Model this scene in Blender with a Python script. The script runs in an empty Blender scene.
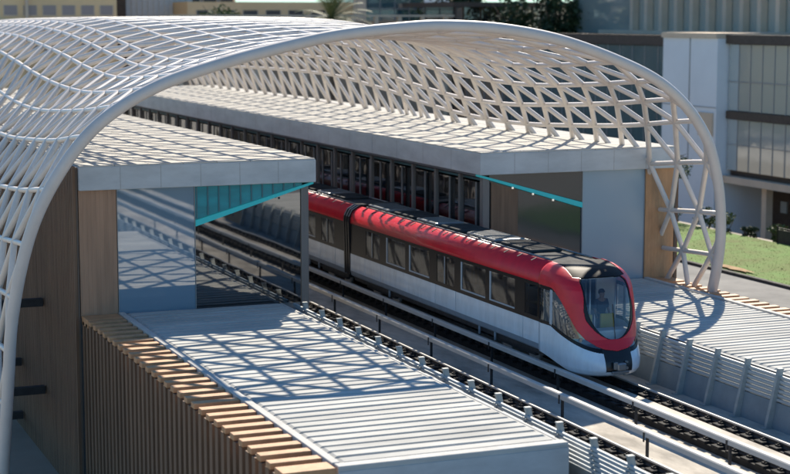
import bpy, bmesh, math, random
from mathutils import Vector, Matrix
random.seed(7)
sc = bpy.context.scene
COL = sc.collection
R = math.radians

# ------------------------------------------------------------------ helpers
class MB:
    """collects geometry, then links it as ONE mesh object"""
    def __init__(s): s.v=[]; s.f=[]; s.sm=[]
    def quad(s,a,b,c,d,smooth=False):
        i=len(s.v); s.v+=[tuple(a),tuple(b),tuple(c),tuple(d)]; s.f.append((i,i+1,i+2,i+3)); s.sm.append(smooth)
    def poly(s,pts):
        i=len(s.v); s.v+=[tuple(p) for p in pts]; s.f.append(tuple(range(i,i+len(pts)))); s.sm.append(False)
    def hexa(s,p):
        i=len(s.v); s.v+=[tuple(q) for q in p]
        for f in ((0,3,2,1),(4,5,6,7),(0,1,5,4),(1,2,6,5),(2,3,7,6),(3,0,4,7)):
            s.f.append(tuple(i+k for k in f)); s.sm.append(False)
    def box(s,x0,x1,y0,y1,z0,z1):
        s.hexa([(x0,y0,z0),(x1,y0,z0),(x1,y1,z0),(x0,y1,z0),(x0,y0,z1),(x1,y0,z1),(x1,y1,z1),(x0,y1,z1)])
    def bbox(s,x0,x1,y0,y1,z0,z1,b=.02):
        """box with chamfered edges"""
        bm=bmesh.new(); bmesh.ops.create_cube(bm,size=1)
        for v in bm.verts: v.co=Vector((x0+(v.co.x+.5)*(x1-x0),y0+(v.co.y+.5)*(y1-y0),z0+(v.co.z+.5)*(z1-z0)))
        bmesh.ops.bevel(bm,geom=bm.edges[:],offset=b,segments=2,affect='EDGES',profile=.5)
        s.addbm(bm); bm.free()
    def addbm(s,bm,smooth=False):
        i=len(s.v); bm.verts.ensure_lookup_table()
        for k,v in enumerate(bm.verts): v.index=k
        s.v+=[tuple(v.co) for v in bm.verts]
        for f in bm.faces: s.f.append(tuple(i+v.index for v in f.verts)); s.sm.append(smooth)
    def prism(s,prof,axis,a,b):
        """extrude a closed 2D profile (list) along axis between a and b"""
        def P(u,w,t): return {'x':(t,u,w),'y':(u,t,w),'z':(u,w,t)}[axis]
        n=len(prof); i=len(s.v)
        s.v+=[P(u,w,a) for u,w in prof]+[P(u,w,b) for u,w in prof]
        for k in range(n):
            s.f.append((i+k,i+(k+1)%n,i+n+(k+1)%n,i+n+k)); s.sm.append(False)
        s.f.append(tuple(i+k for k in range(n))[::-1]); s.sm.append(False)
        s.f.append(tuple(i+n+k for k in range(n))); s.sm.append(False)
    def tube(s,pts,r,n=8,cap=True):
        pts=[Vector(p) for p in pts]; i0=len(s.v); m=len(pts)
        rs=r if isinstance(r,(list,tuple)) else [r]*m
        up=None
        for k,p in enumerate(pts):
            t=(pts[min(k+1,m-1)]-pts[max(k-1,0)]).normalized()
            if up is None:
                up=Vector((0,0,1)) if abs(t.z)<.9 else Vector((0,1,0))
            a=t.cross(up).normalized(); b=a.cross(t).normalized(); up=b
            for j in range(n):
                an=2*math.pi*j/n
                s.v.append(tuple(p+(a*math.cos(an)+b*math.sin(an))*rs[k]))
        for k in range(m-1):
            for j in range(n):
                s.f.append((i0+k*n+j,i0+k*n+(j+1)%n,i0+(k+1)*n+(j+1)%n,i0+(k+1)*n+j)); s.sm.append(True)
        if cap:
            s.f.append(tuple(i0+j for j in range(n))[::-1]); s.sm.append(False)
            s.f.append(tuple(i0+(m-1)*n+j for j in range(n))); s.sm.append(False)
    def build(s,name,mat,parent=None,loc=None,kind=None,label=None,fix=True):
        me=bpy.data.meshes.new(name); me.from_pydata(s.v,[],s.f)
        me.polygons.foreach_set('use_smooth',s.sm); me.materials.append(mat)
        if fix:
            bm=bmesh.new(); bm.from_mesh(me); bmesh.ops.recalc_face_normals(bm,faces=bm.faces[:]); bm.to_mesh(me); bm.free()
        me.update()
        o=bpy.data.objects.new(name,me); COL.objects.link(o)
        if loc is not None:
            o.location=loc
        if parent is not None:
            o.parent=parent
            if loc is None: o.matrix_parent_inverse=Matrix.Translation(-Vector(parent['org'])) if 'org' in parent else Matrix()
        if kind: o['kind']=kind
        if label: o['label']=label
        return o

def tag(o,label,cat,group=None):
    o['label']=label; o['category']=cat
    if group: o['group']=group
    return o
ORG={}
def thing(name,label,cat,loc,group=None):
    o=bpy.data.objects.new(name,None); COL.objects.link(o); o.location=loc; o.empty_display_size=.3
    tag(o,label,cat,group); ORG[o.name]=Vector(loc)
    return o
def part(mb,name,mat,parent,**k):
    """part whose mesh is written in world coordinates"""
    o=mb.build(name,mat,None,**k)
    base=ORG.get(parent.name)
    if base is None:                                   # sub-part of a part at identity offset
        o.parent=parent; o.matrix_parent_inverse=Matrix.Identity(4)
    else:
        o.parent=parent; o.location=-base
    return o
def sub(mb,name,mat,parent,**k):
    o=mb.build(name,mat,None,**k); o.parent=parent; return o
def struct(mb,name,mat,**k):
    o=mb.build(name,mat,None,**k); o['kind']='structure'; return o

# ------------------------------------------------------------------ materials
def mat(name,col,rough=.6,metal=0,var=.0,vscale=3.,bump=0,bscale=40.,spec=None,streak=None,coat=0,col2=None):
    m=bpy.data.materials.new(name); m.use_nodes=True; nt=m.node_tree; N=nt.nodes; L=nt.links
    b=N['Principled BSDF']; b.inputs['Roughness'].default_value=rough; b.inputs['Metallic'].default_value=metal
    b.inputs['Base Color'].default_value=(*col,1)
    if spec is not None: b.inputs['Specular IOR Level'].default_value=spec
    if coat: b.inputs['Coat Weight'].default_value=coat; b.inputs['Coat Roughness'].default_value=.08
    if var or col2 or bump:
        tc=N.new('ShaderNodeTexCoord'); mp=N.new('ShaderNodeMapping'); L.new(tc.outputs['Object'],mp.inputs[0])
        if streak: mp.inputs['Scale'].default_value=streak
        nz=N.new('ShaderNodeTexNoise'); nz.inputs['Scale'].default_value=vscale; nz.inputs['Detail'].default_value=6; nz.inputs['Roughness'].default_value=.65
        L.new(mp.outputs[0],nz.inputs['Vector'])
        mx=N.new('ShaderNodeMix'); mx.data_type='RGBA'
        c2=col2 if col2 else tuple(c*(1-var) for c in col)
        mx.inputs[6].default_value=(*[min(1,c*(1+var*.5)) for c in col],1); mx.inputs[7].default_value=(*c2,1)
        rp=N.new('ShaderNodeValToRGB'); rp.color_ramp.elements[0].position=.35; rp.color_ramp.elements[1].position=.68
        L.new(nz.outputs[0],rp.inputs[0]); L.new(rp.outputs[0],mx.inputs[0]); L.new(mx.outputs[2],b.inputs['Base Color'])
        rr=N.new('ShaderNodeMapRange'); rr.inputs[3].default_value=rough*.85; rr.inputs[4].default_value=min(1,rough*1.15)
        L.new(nz.outputs[0],rr.inputs[0]); L.new(rr.outputs[0],b.inputs['Roughness'])
        if bump:
            n2=N.new('ShaderNodeTexNoise'); n2.inputs['Scale'].default_value=bscale; n2.inputs['Detail'].default_value=4
            L.new(mp.outputs[0],n2.inputs['Vector'])
            bp=N.new('ShaderNodeBump'); bp.inputs['Strength'].default_value=bump; bp.inputs['Distance'].default_value=.02
            L.new(n2.outputs[0],bp.inputs['Height']); L.new(bp.outputs[0],b.inputs['Normal'])
    return m

def glass(name,tint,refl,body,see,rough=.02,ripple=0.):
    """coated facade glass: see-through share, body colour share, mirror share"""
    m=bpy.data.materials.new(name); m.use_nodes=True; nt=m.node_tree; N=nt.nodes; L=nt.links
    for n in list(N):
        if n.type!='OUTPUT_MATERIAL': N.remove(n)
    out=[n for n in N if n.type=='OUTPUT_MATERIAL'][0]
    tr=N.new('ShaderNodeBsdfTransparent'); tr.inputs[0].default_value=(*tint,1)
    df=N.new('ShaderNodeBsdfDiffuse'); df.inputs[0].default_value=(*body,1)
    m1=N.new('ShaderNodeMixShader'); m1.inputs[0].default_value=see; L.new(df.outputs[0],m1.inputs[1]); L.new(tr.outputs[0],m1.inputs[2])
    gl=N.new('ShaderNodeBsdfGlossy'); gl.inputs['Roughness'].default_value=rough; gl.inputs[0].default_value=(.95,.97,1,1)
    lw=N.new('ShaderNodeLayerWeight'); lw.inputs[0].default_value=.35
    mr=N.new('ShaderNodeMapRange'); mr.inputs[3].default_value=refl; mr.inputs[4].default_value=min(1,refl+.45)
    L.new(lw.outputs['Fresnel'],mr.inputs[0])
    m2=N.new('ShaderNodeMixShader'); L.new(mr.outputs[0],m2.inputs[0]); L.new(m1.outputs[0],m2.inputs[1]); L.new(gl.outputs[0],m2.inputs[2])
    if ripple:
        tc=N.new('ShaderNodeTexCoord'); nz=N.new('ShaderNodeTexNoise'); nz.inputs['Scale'].default_value=.7; nz.inputs['Detail'].default_value=2
        L.new(tc.outputs['Object'],nz.inputs['Vector']); bp=N.new('ShaderNodeBump'); bp.inputs['Strength'].default_value=ripple; bp.inputs['Distance'].default_value=.1
        L.new(nz.outputs[0],bp.inputs['Height']); L.new(bp.outputs[0],gl.inputs['Normal'])
    L.new(m2.outputs[0],out.inputs[0])
    return m

def emis(name,col,st):
    m=bpy.data.materials.new(name); m.use_nodes=True; N=m.node_tree.nodes; b=N['Principled BSDF']
    b.inputs['Base Color'].default_value=(*col,1); b.inputs['Emission Color'].default_value=(*col,1); b.inputs['Emission Strength'].default_value=st
    return m

M=dict(
 steel=mat('painted_steel',(.74,.66,.585),.42,var=.07,vscale=1.5),
 archsteel=mat('painted_arch_steel',(.66,.595,.54),.38,var=.06,vscale=1.),
 panel=mat('grey_panel',(.50,.525,.535),.5,var=.16,vscale=.6,streak=(1,1,3)),
 rooftile=mat('roof_tile',(.53,.51,.465),.9,spec=.1,var=.10,vscale=1.2,bump=.1),
 deckmetal=mat('ribbed_metal',(.50,.495,.465),.8,spec=.15,var=.2,vscale=.9,streak=(.3,1.2,1)),
 decktrim=mat('deck_trim',(.54,.53,.50),.75,spec=.15,var=.12,vscale=2),
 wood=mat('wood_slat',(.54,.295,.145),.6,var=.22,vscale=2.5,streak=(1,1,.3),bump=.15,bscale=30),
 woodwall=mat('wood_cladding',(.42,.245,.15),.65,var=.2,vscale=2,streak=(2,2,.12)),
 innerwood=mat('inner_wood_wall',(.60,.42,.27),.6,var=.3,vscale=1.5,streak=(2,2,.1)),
 woodfin=mat('wood_fin_shaded',(.19,.112,.066),.7,var=.3,vscale=2,streak=(2,2,.12)),  # slat wood darkened: shade of side walls and return panel is in the colour
 woodback=mat('wood_cladding_recess',(.14,.105,.08),.8),  # backing colour lowered to put shade into the gaps between slats
 slab=mat('concrete_slab',(.50,.455,.39),.85,var=.45,vscale=.9,bump=.3,bscale=12,streak=(1,.4,1)),
 concrete=mat('concrete',(.40,.39,.37),.85,var=.2,vscale=1.5,bump=.2,bscale=20),
 barrier=mat('barrier_paint',(.23,.27,.29),.55,var=.12,vscale=2),
 post=mat('post_paint',(.36,.38,.37),.55,var=.14,vscale=4),
 slat=mat('slat_paint',(.42,.46,.48),.5,var=.1,vscale=3),
 rail=mat('rail_head',(.55,.53,.50),.35,metal=.25,var=.1,vscale=5),
 rust=mat('rail_web',(.055,.042,.035),.8,var=.3,vscale=8),
 rubber=mat('dark_plinth',(.016,.015,.015),.9,var=.4,vscale=4,bump=.3),
 cover=mat('third_rail_cover',(.58,.55,.50),.5,var=.14,vscale=1.5,streak=(1,.3,1)),
 black=mat('black_paint',(.012,.013,.016),.3,var=.2),
 gloss_black=mat('gloss_black',(.006,.007,.010),.28,spec=.3),
 visor=mat('visor_black',(.008,.009,.012),.5,spec=.08),
 white=mat('train_white',(.72,.79,.86),.26,var=.14,vscale=1.1,streak=(1,1.5,.4),coat=.4),
 frame=mat('window_frame_grey',(.42,.46,.50),.4),
 whitelow=mat('train_lower_grey',(.27,.31,.36),.4,var=.08),
 red=mat('train_red',(.68,.012,.028),.38,var=.12,vscale=2,coat=.15),
 roofgrey=mat('train_roof',(.05,.053,.056),.8,spec=.15,var=.25,vscale=2),
 acgrey=mat('roof_unit',(.24,.25,.26),.3,metal=.6,var=.2),
 dim=mat('dark_metal',(.03,.03,.033),.6,var=.3,vscale=4),
 seat=mat('yellow_seat',(.62,.46,.05),.7),
 interior=mat('train_interior',(.80,.81,.80),.5),
 floorint=mat('train_floor',(.12,.12,.13),.6),
 pole=mat('grab_pole',(.7,.7,.68),.3,metal=.6),
 glass_train=glass('train_glass',(.55,.57,.59),.14,(.01,.011,.012),.8),
 glass_ws=glass('windscreen_glass',(.78,.84,.86),.07,(.02,.02,.02),.94),
 glass_pale=glass('pale_glass',(.6,.7,.75),.22,(.19,.29,.37),.06,ripple=.006),
 glass_frost=glass('frosted_pale_glass',(.6,.7,.75),.10,(.23,.34,.43),.04,rough=.3,ripple=.02),
 glass_dark2=glass('smoked_glass',(.25,.27,.28),.06,(.030,.043,.052),.12,rough=.07,ripple=.04),
 glass_dark=glass('dark_glass',(.25,.27,.28),.20,(.012,.014,.016),.5,ripple=.012),
 glass_far=glass('facade_glass',(.3,.4,.42),.34,(.46,.49,.44),.05,rough=.08,ripple=.1),
 glass_teal=glass('teal_facade_glass',(.3,.4,.42),.28,(.06,.14,.16),.05,rough=.08,ripple=.1),
 screen=glass('screen_glass',(.5,.5,.5),.22,(.02,.02,.02),.75,ripple=.05),
 teal=emis('teal_led',(.02,.30,.34),.22),
 tealgable=glass('teal_gable_glass',(.05,.3,.33),.10,(.012,.19,.22),.2,rough=.05),
 tealwedge=mat('teal_wedge_panel',(.012,.27,.31),.25,var=.35,vscale=.8,streak=(.5,1,2)),
 tealpanel=emis('teal_soffit_panel',(.012,.16,.19),.06),
 tealdark=mat('gable_rib_paint',(.06,.16,.18),.5),
 lamp=emis('downlight_lens',(1,.9,.75),.3),
 mull=mat('mullion',(.30,.29,.28),.5,var=.1),
 column=mat('column_paint',(.19,.17,.155),.6,var=.12,vscale=1.5,streak=(2,2,.3)),
 floor=mat('platform_floor',(.22,.22,.22),.35,var=.2),
 ceil=mat('station_ceiling',(.10,.10,.105),.7),
 ground=mat('ground',(.34,.30,.24),.9,var=.2,vscale=.15,bump=.2,bscale=3),
 asphalt=mat('road_asphalt',(.20,.195,.185),.9,var=.2,vscale=.4,bump=.2,bscale=20),
 kerb=mat('kerb_stone',(.07,.065,.06),.9,var=.3),
 lawn=mat('lawn',(.085,.19,.012),.95,col2=(.12,.135,.03),vscale=.5,bump=.3,bscale=18),
 soil=mat('bare_soil',(.35,.22,.10),.95,var=.3),
 cream=mat('cream_render',(.88,.62,.34),.8,var=.08,vscale=.3),
 corr=mat('grey_cladding',(.62,.60,.56),.7,var=.06),
 brownwall=mat('brown_wall',(.46,.33,.23),.85,var=.2,vscale=.4),
 beige=mat('beige_stone',(.70,.55,.40),.8,var=.1,vscale=.5),
 darkst=mat('dark_band',(.09,.065,.048),.7,var=.2),
 whitewall=mat('white_render',(.80,.83,.85),.7,var=.05,vscale=.3),
 win=glass('window_pane',(.2,.2,.2),.2,(.03,.035,.04),.1),
 darkwin=mat('dark_pane',(.05,.055,.06),.2),
 blue=mat('blue_sign',(.02,.10,.42),.5),
 bark=mat('bark',(.13,.09,.06),.9,var=.3,vscale=5,bump=.4),
 leafA=mat('leaf_green',(.045,.085,.02),.7,col2=(.10,.13,.035),vscale=.9),
 leafB=mat('leaf_dark',(.016,.035,.014),.7,col2=(.05,.075,.02),vscale=.6),
 palm=mat('palm_leaf',(.085,.12,.035),.6,col2=(.17,.17,.06),vscale=2),
 skin=mat('skin',(.30,.17,.11),.6), hair=mat('hair',(.015,.012,.01),.6), cloth=mat('navy_cloth',(.035,.05,.075),.85,var=.2),
)

# ------------------------------------------------------------------ dimensions
ZD=1.35           # ribbed deck level
ZS=-.2            # track slab level
GZ=-5.5           # street level
TX=-.57           # train / right track centre
LX=-5.02          # left track centre
ZR=.2             # rail head

# ------------------------------------------------------------------ ground, road, lawn
g=MB(); g.quad((-2500,-1500,GZ),(2500,-1500,GZ),(2500,3500,GZ),(-2500,3500,GZ)); struct(g,'ground',M['ground'])
TZ=-1.0           # raised terrace carrying the side road and the lawn
g=MB(); g.box(9.6,30.2,-80,140,GZ,TZ); struct(g,'terrace',M['ground'])
g=MB(); g.quad((9.7,-80,TZ+.006),(20.45,-80,TZ+.006),(20.45,140,TZ+.006),(9.7,140,TZ+.006)); struct(g,'road',M['asphalt'])
g=MB(); g.box(20.45,20.72,-80,140,TZ,TZ+.15); struct(g,'kerb',M['kerb'])
bm=bmesh.new()
bmesh.ops.create_grid(bm,x_segments=30,y_segments=160,size=1)
for v in bm.verts:
    u=(v.co.x+1)/2
    v.co=Vector((20.72+u*7.6,-30+(v.co.y+1)/2*100,TZ+.08+.25*u*u+random.uniform(0,.03)))
g=MB(); g.addbm(bm,True); bm.free(); o=g.build('lawn',M['lawn']); o['kind']='structure'
g=MB()
for _ in range(9000):
    x=random.uniform(20.8,28.2); y=random.uniform(8,48); h=random.uniform(.03,.07); a=random.uniform(0,6.28); w=.018; u=(x-20.72)/7.6
    dx,dy=math.cos(a)*w,math.sin(a)*w; z=TZ+.08+.25*u*u
    g.poly([(x-dx,y-dy,z),(x+dx,y+dy,z),(x+random.uniform(-.06,.06),y+random.uniform(-.06,.06),z+h)])
o=g.build('grass',M['lawn'],fix=False); o['kind']='stuff'; tag(o,'short bright green grass tufts covering the lawn beside the road','grass')
for (cx,cy,rx,ry) in ((21.3,24.6,.32,1.9),):
    g=MB(); n=20; u=(cx-20.72)/7.6
    g.poly([(cx+rx*math.cos(2*math.pi*k/n)*(1+.25*math.sin(3*k)),cy+ry*math.sin(2*math.pi*k/n)*(1+.2*math.cos(2*k)),TZ+.08+.25*u*u+.10) for k in range(n)])
    struct(g,'bare_soil_patch',M['soil'])

# ------------------------------------------------------------------ track bed
g=MB()
g.box(-7.3,1.75,-46,110,-1.2,ZS)
struct(g,'track_bed',M['slab'])
g=MB(); g.box(-6.9,1.4,-46,110,GZ,-1.204); struct(g,'viaduct',M['concrete'])
# raised strips between the rails
for cx in (TX,LX):
    g=MB(); g.box(cx-.36,cx+.36,-46,110,ZS-.05,.0)
    struct(g,'track_strip',M['slab'])

def make_rail(x,label):
    t=thing('running_rail',label,'rail',(x,0,ZS),group='running rails of the two tracks')
    w=MB(); w.prism([(x-.075,.02),(x+.075,.02),(x+.075,.04),(x+.012,.07),(x+.012,.15),(x-.012,.15),(x-.012,.07),(x-.075,.04)],'y',-46,110); part(w,'rail_web',M['rust'],t)
    h=MB(); h.prism([(x-.037,.151),(x+.037,.151),(x+.037,.195),(x+.028,.202),(x-.028,.202),(x-.037,.195)],'y',-46,110); part(h,'rail_head',M['rail'],t)
    p=MB(); p.box(x-.25,x+.25,-46,110,ZS-.04,-.02); part(p,'plinth',M['rubber'],t)
    f=MB(); f.bbox(-.30,.30,-.2,.2,0,.085,.02); f.box(-.16,.16,-.09,.09,.09,.13)
    f.tube([(-.11,0,.12),(-.11,0,.17)],.03,6); f.tube([(.11,0,.12),(.11,0,.17)],.03,6)
    me=None
    for k in range(98):
        y=-22+k*.72
        if me is None:
            o=f.build('rail_fastener',M['rubber']); me=o.data
        else:
            o=bpy.data.objects.new('rail_fastener',me); COL.objects.link(o)
        o.parent=t; o.location=(0,y,-.03-ZS)
    return t
make_rail(TX+.72,'bright topped running rail of the train track, closest to the louvred barrier on the right')
make_rail(TX-.72,'running rail under the left wheels of the train, beside the grey third rail cover')
make_rail(LX+.72,'long running rail of the empty track with a sunlit top, nearest the middle walkway')
make_rail(LX-.72,'running rail of the empty track half hidden behind the left louvred barrier')

def third_rail(x,label,side):
    t=thing('third_rail',label,'power rail',(x,0,ZS),group='covered power rails')
    c=MB(); c.prism([(x-.115,.47),(x-.10,.595),(x-.065,.625),(x+.065,.625),(x+.10,.595),(x+.115,.47),(x+.09,.47),(x+.06,.57),(x-.06,.57),(x-.09,.47)],'y',-46,110)
    part(c,'cover',M['cover'],t)
    b=MB(); b.box(x-.045,x+.045,-46,110,.44,.54); part(b,'conductor',M['rail'],t)
    p=MB(); p.box(-.035,.035,-.035,.035,0,.66); p.box(-.12,.12,-.08,.08,0,.03); p.box(-.13,-.112,-.035,.035,.52,.80)
    me=None
    for k in range(22):
        y=-25.4+k*5.0+(1.6 if side else 0)
        if me is None:
            o=p.build('support_post',M['dim']); me=o.data
        else:
            o=bpy.data.objects.new('support_post',me); COL.objects.link(o)
        o.parent=t; o.location=(0,y,0)
    return t
third_rail(-1.98,'thick grey power rail cover on posts running right beside the train',0)
third_rail(-3.62,'thinner looking power rail cover beside the empty left track',1)

# ------------------------------------------------------------------ louvred barriers
def barrier(xb,xt,y0,y1,pitch,yph,label,zt,front):
    """xb base x, xt top x, leans outward; one post every pitch"""
    t=thing('track_barrier',label,'barrier',(xb,0,ZS),group='louvred barriers along the tracks')
    s=1 if xt>xb else -1
    H=zt-ZS
    def X(z): return xb+(xt-xb)*(z-ZS)/H
    lo=MB(); z1=.58
    lo.hexa([(X(ZS),y0,ZS),(X(ZS)+s*.08,y0,ZS),(X(ZS)+s*.08,y1,ZS),(X(ZS),y1,ZS),(X(z1),y0,z1),(X(z1)+s*.08,y0,z1),(X(z1)+s*.08,y1,z1),(X(z1),y1,z1)])
    part(lo,'lower_panel',M['barrier'],t)
    n=6; zz=[z1+.10+k*(zt-.10-z1-.12)/(n-1) for k in range(n)]
    for z in zz:
        w=MB(); a=X(z)
        w.box(min(a-.01*s,a+.075*s),max(a-.01*s,a+.085*s),y0,y1,z-.055,z+.02)
        part(w,'louvre_slat',M['slat'],t)
    # post: tapering fin with notched brackets, pale cap
    p=MB(); hw=.06
    def fin(z): return .20-.10*(z-ZS)/H
    ztop=zt+.09
    p.hexa([(X(ZS)-s*fin(ZS),-hw,ZS),(X(ZS),-hw,ZS),(X(ZS),hw,ZS),(X(ZS)-s*fin(ZS),hw,ZS),
            (X(ztop)-s*.10,-hw,ztop),(X(ztop)+s*.06,-hw,ztop),(X(ztop)+s*.06,hw,ztop),(X(ztop)-s*.10,hw,ztop)])
    p.box(min(X(ztop)-s*.11,X(ztop)+s*.07),max(X(ztop)-s*.11,X(ztop)+s*.07),-hw-.01,hw+.01,ztop,ztop+.035)
    for z in zz: 
        a=X(z); p.box(min(a+s*.02,a+s*.15),max(a+s*.02,a+s*.15),-.05,.05,z-.055,z-.045+.02)
    p.box(min(X(ZS)-s*.30,X(ZS)+s*.02),max(X(ZS)-s*.30,X(ZS)+s*.02),-.12,.12,ZS,ZS+.03)
    me=None; y=y0+yph
    while y<y1:
        if me is None:
            o=p.build('post',M['post']); me=o.data
        else:
            o=bpy.data.objects.new('post',me); COL.objects.link(o)
        o.parent=t; o.location=(-xb,y,-ZS); y+=pitch
    return t
barrier(1.68,1.98,-24.04,10.9,1.66,.4,'leaning louvred barrier on the far side of the train with wide shaded slats',1.47,1)
barrier(-6.92,-7.2,-24.04,10.9,1.82,.98,'louvred barrier along the edge of the left ribbed deck with sunlit posts',1.43,0)

# ------------------------------------------------------------------ ribbed decks with wood comb
def deck(xi,xo,xw,y0,y1,label,cat,seed):
    """xi inner edge, xo outer edge of the metal, xw outer edge of the wood comb"""
    s=1 if xo>xi else -1
    a,b=min(xi,xo),max(xi,xo)
    t=thing('ribbed_deck',label,cat,((a+b)/2,y0,GZ),group='ribbed decks in front of the station')
    rnd=random.Random(seed); pr,wr=(.53,.40) if s<0 else (.40,.29)
    p=MB()
    p.box(a,b,y0,y1,ZD-.5,ZD-.05)
    y=y0+.42
    i0,i1=(a+.16,b-.20) if s<0 else (a+.20,b-.16)
    if s<0: i0,i1=a+.22,b-.14
    else: i0,i1=a+.14,b-.22
    while y<y1-.3:
        d=rnd.uniform(-.006,.006)
        e=.10
        xa,xb_=i0+e,i1-e
        p.hexa([(i0,y,ZD-.06),(i1,y,ZD-.06),(i1,y+wr,ZD-.06),(i0,y+wr,ZD-.06),(xa,y+.02,ZD+d),(xb_,y+.02,ZD+d),(xb_,y+wr-.02,ZD+d),(xa,y+wr-.02,ZD+d)])
        y+=pr
    part(p,'ribbed_sheet',M['deckmetal'],t)
    tr=MB()
    tr.bbox(a+.002,b-.002,y0+.002,y0+.34,ZD-.12,ZD+.012,.02)
    if s<0: tr.bbox(a-.05,a+.17,y0+.345,y1,ZD-.3,ZD+.03,.02); tr.bbox(b-.10,b+.0,y0+.345,y1,ZD-.2,ZD-.03,.02)
    else: tr.bbox(b-.17,b+.05,y0+.345,y1,ZD-.3,ZD+.03,.02); tr.bbox(a,a+.10,y0+.345,y1,ZD-.2,ZD-.03,.02)
    part(tr,'border_trim',M['decktrim'],t)
    f=MB(); f.box(a+.01,b-.01,y0+.02,y1,GZ,ZD-.505); f.box(a,b,y0-.02,y0,GZ,ZD-.13)
    part(f,'base_wall',M['panel'],t)
    # wood comb: cross slats on top, fins down the outer wall
    w=MB(); x0=xo+s*.07; x1=xw; y=y0+.02; k=0
    while y<y1-1.0:
        wd=.33 if k else .62
        dz=rnd.uniform(-.008,.008)
        w.bbox(min(x0,x1),max(x0,x1),y,y+wd,ZD-.17+dz,ZD-.01+dz,.015)
        y+=(.75 if s<0 else .66) if k else .97; k+=1
    w.box(min(x0,x1)+.02,max(x0,x1)-.02,y1-1.0,y1,ZD-.3,ZD-.012)
    part(w,'wood_slat_top',M['wood'],t)
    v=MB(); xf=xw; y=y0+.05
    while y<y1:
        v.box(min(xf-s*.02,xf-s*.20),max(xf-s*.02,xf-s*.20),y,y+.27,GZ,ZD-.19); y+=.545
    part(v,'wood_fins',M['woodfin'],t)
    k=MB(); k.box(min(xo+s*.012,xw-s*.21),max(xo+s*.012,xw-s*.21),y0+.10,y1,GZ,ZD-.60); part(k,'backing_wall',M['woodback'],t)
    return t
deck(-7.6,-13.8,-15.2,-11.6,11.15,'low ribbed metal deck in the left foreground edged with brown wood slats','deck',1)
deck(2.34,8.25,9.3,-26,11.15,'low ribbed metal deck behind the train on the right with the arch shadow on it','deck',2)

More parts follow.
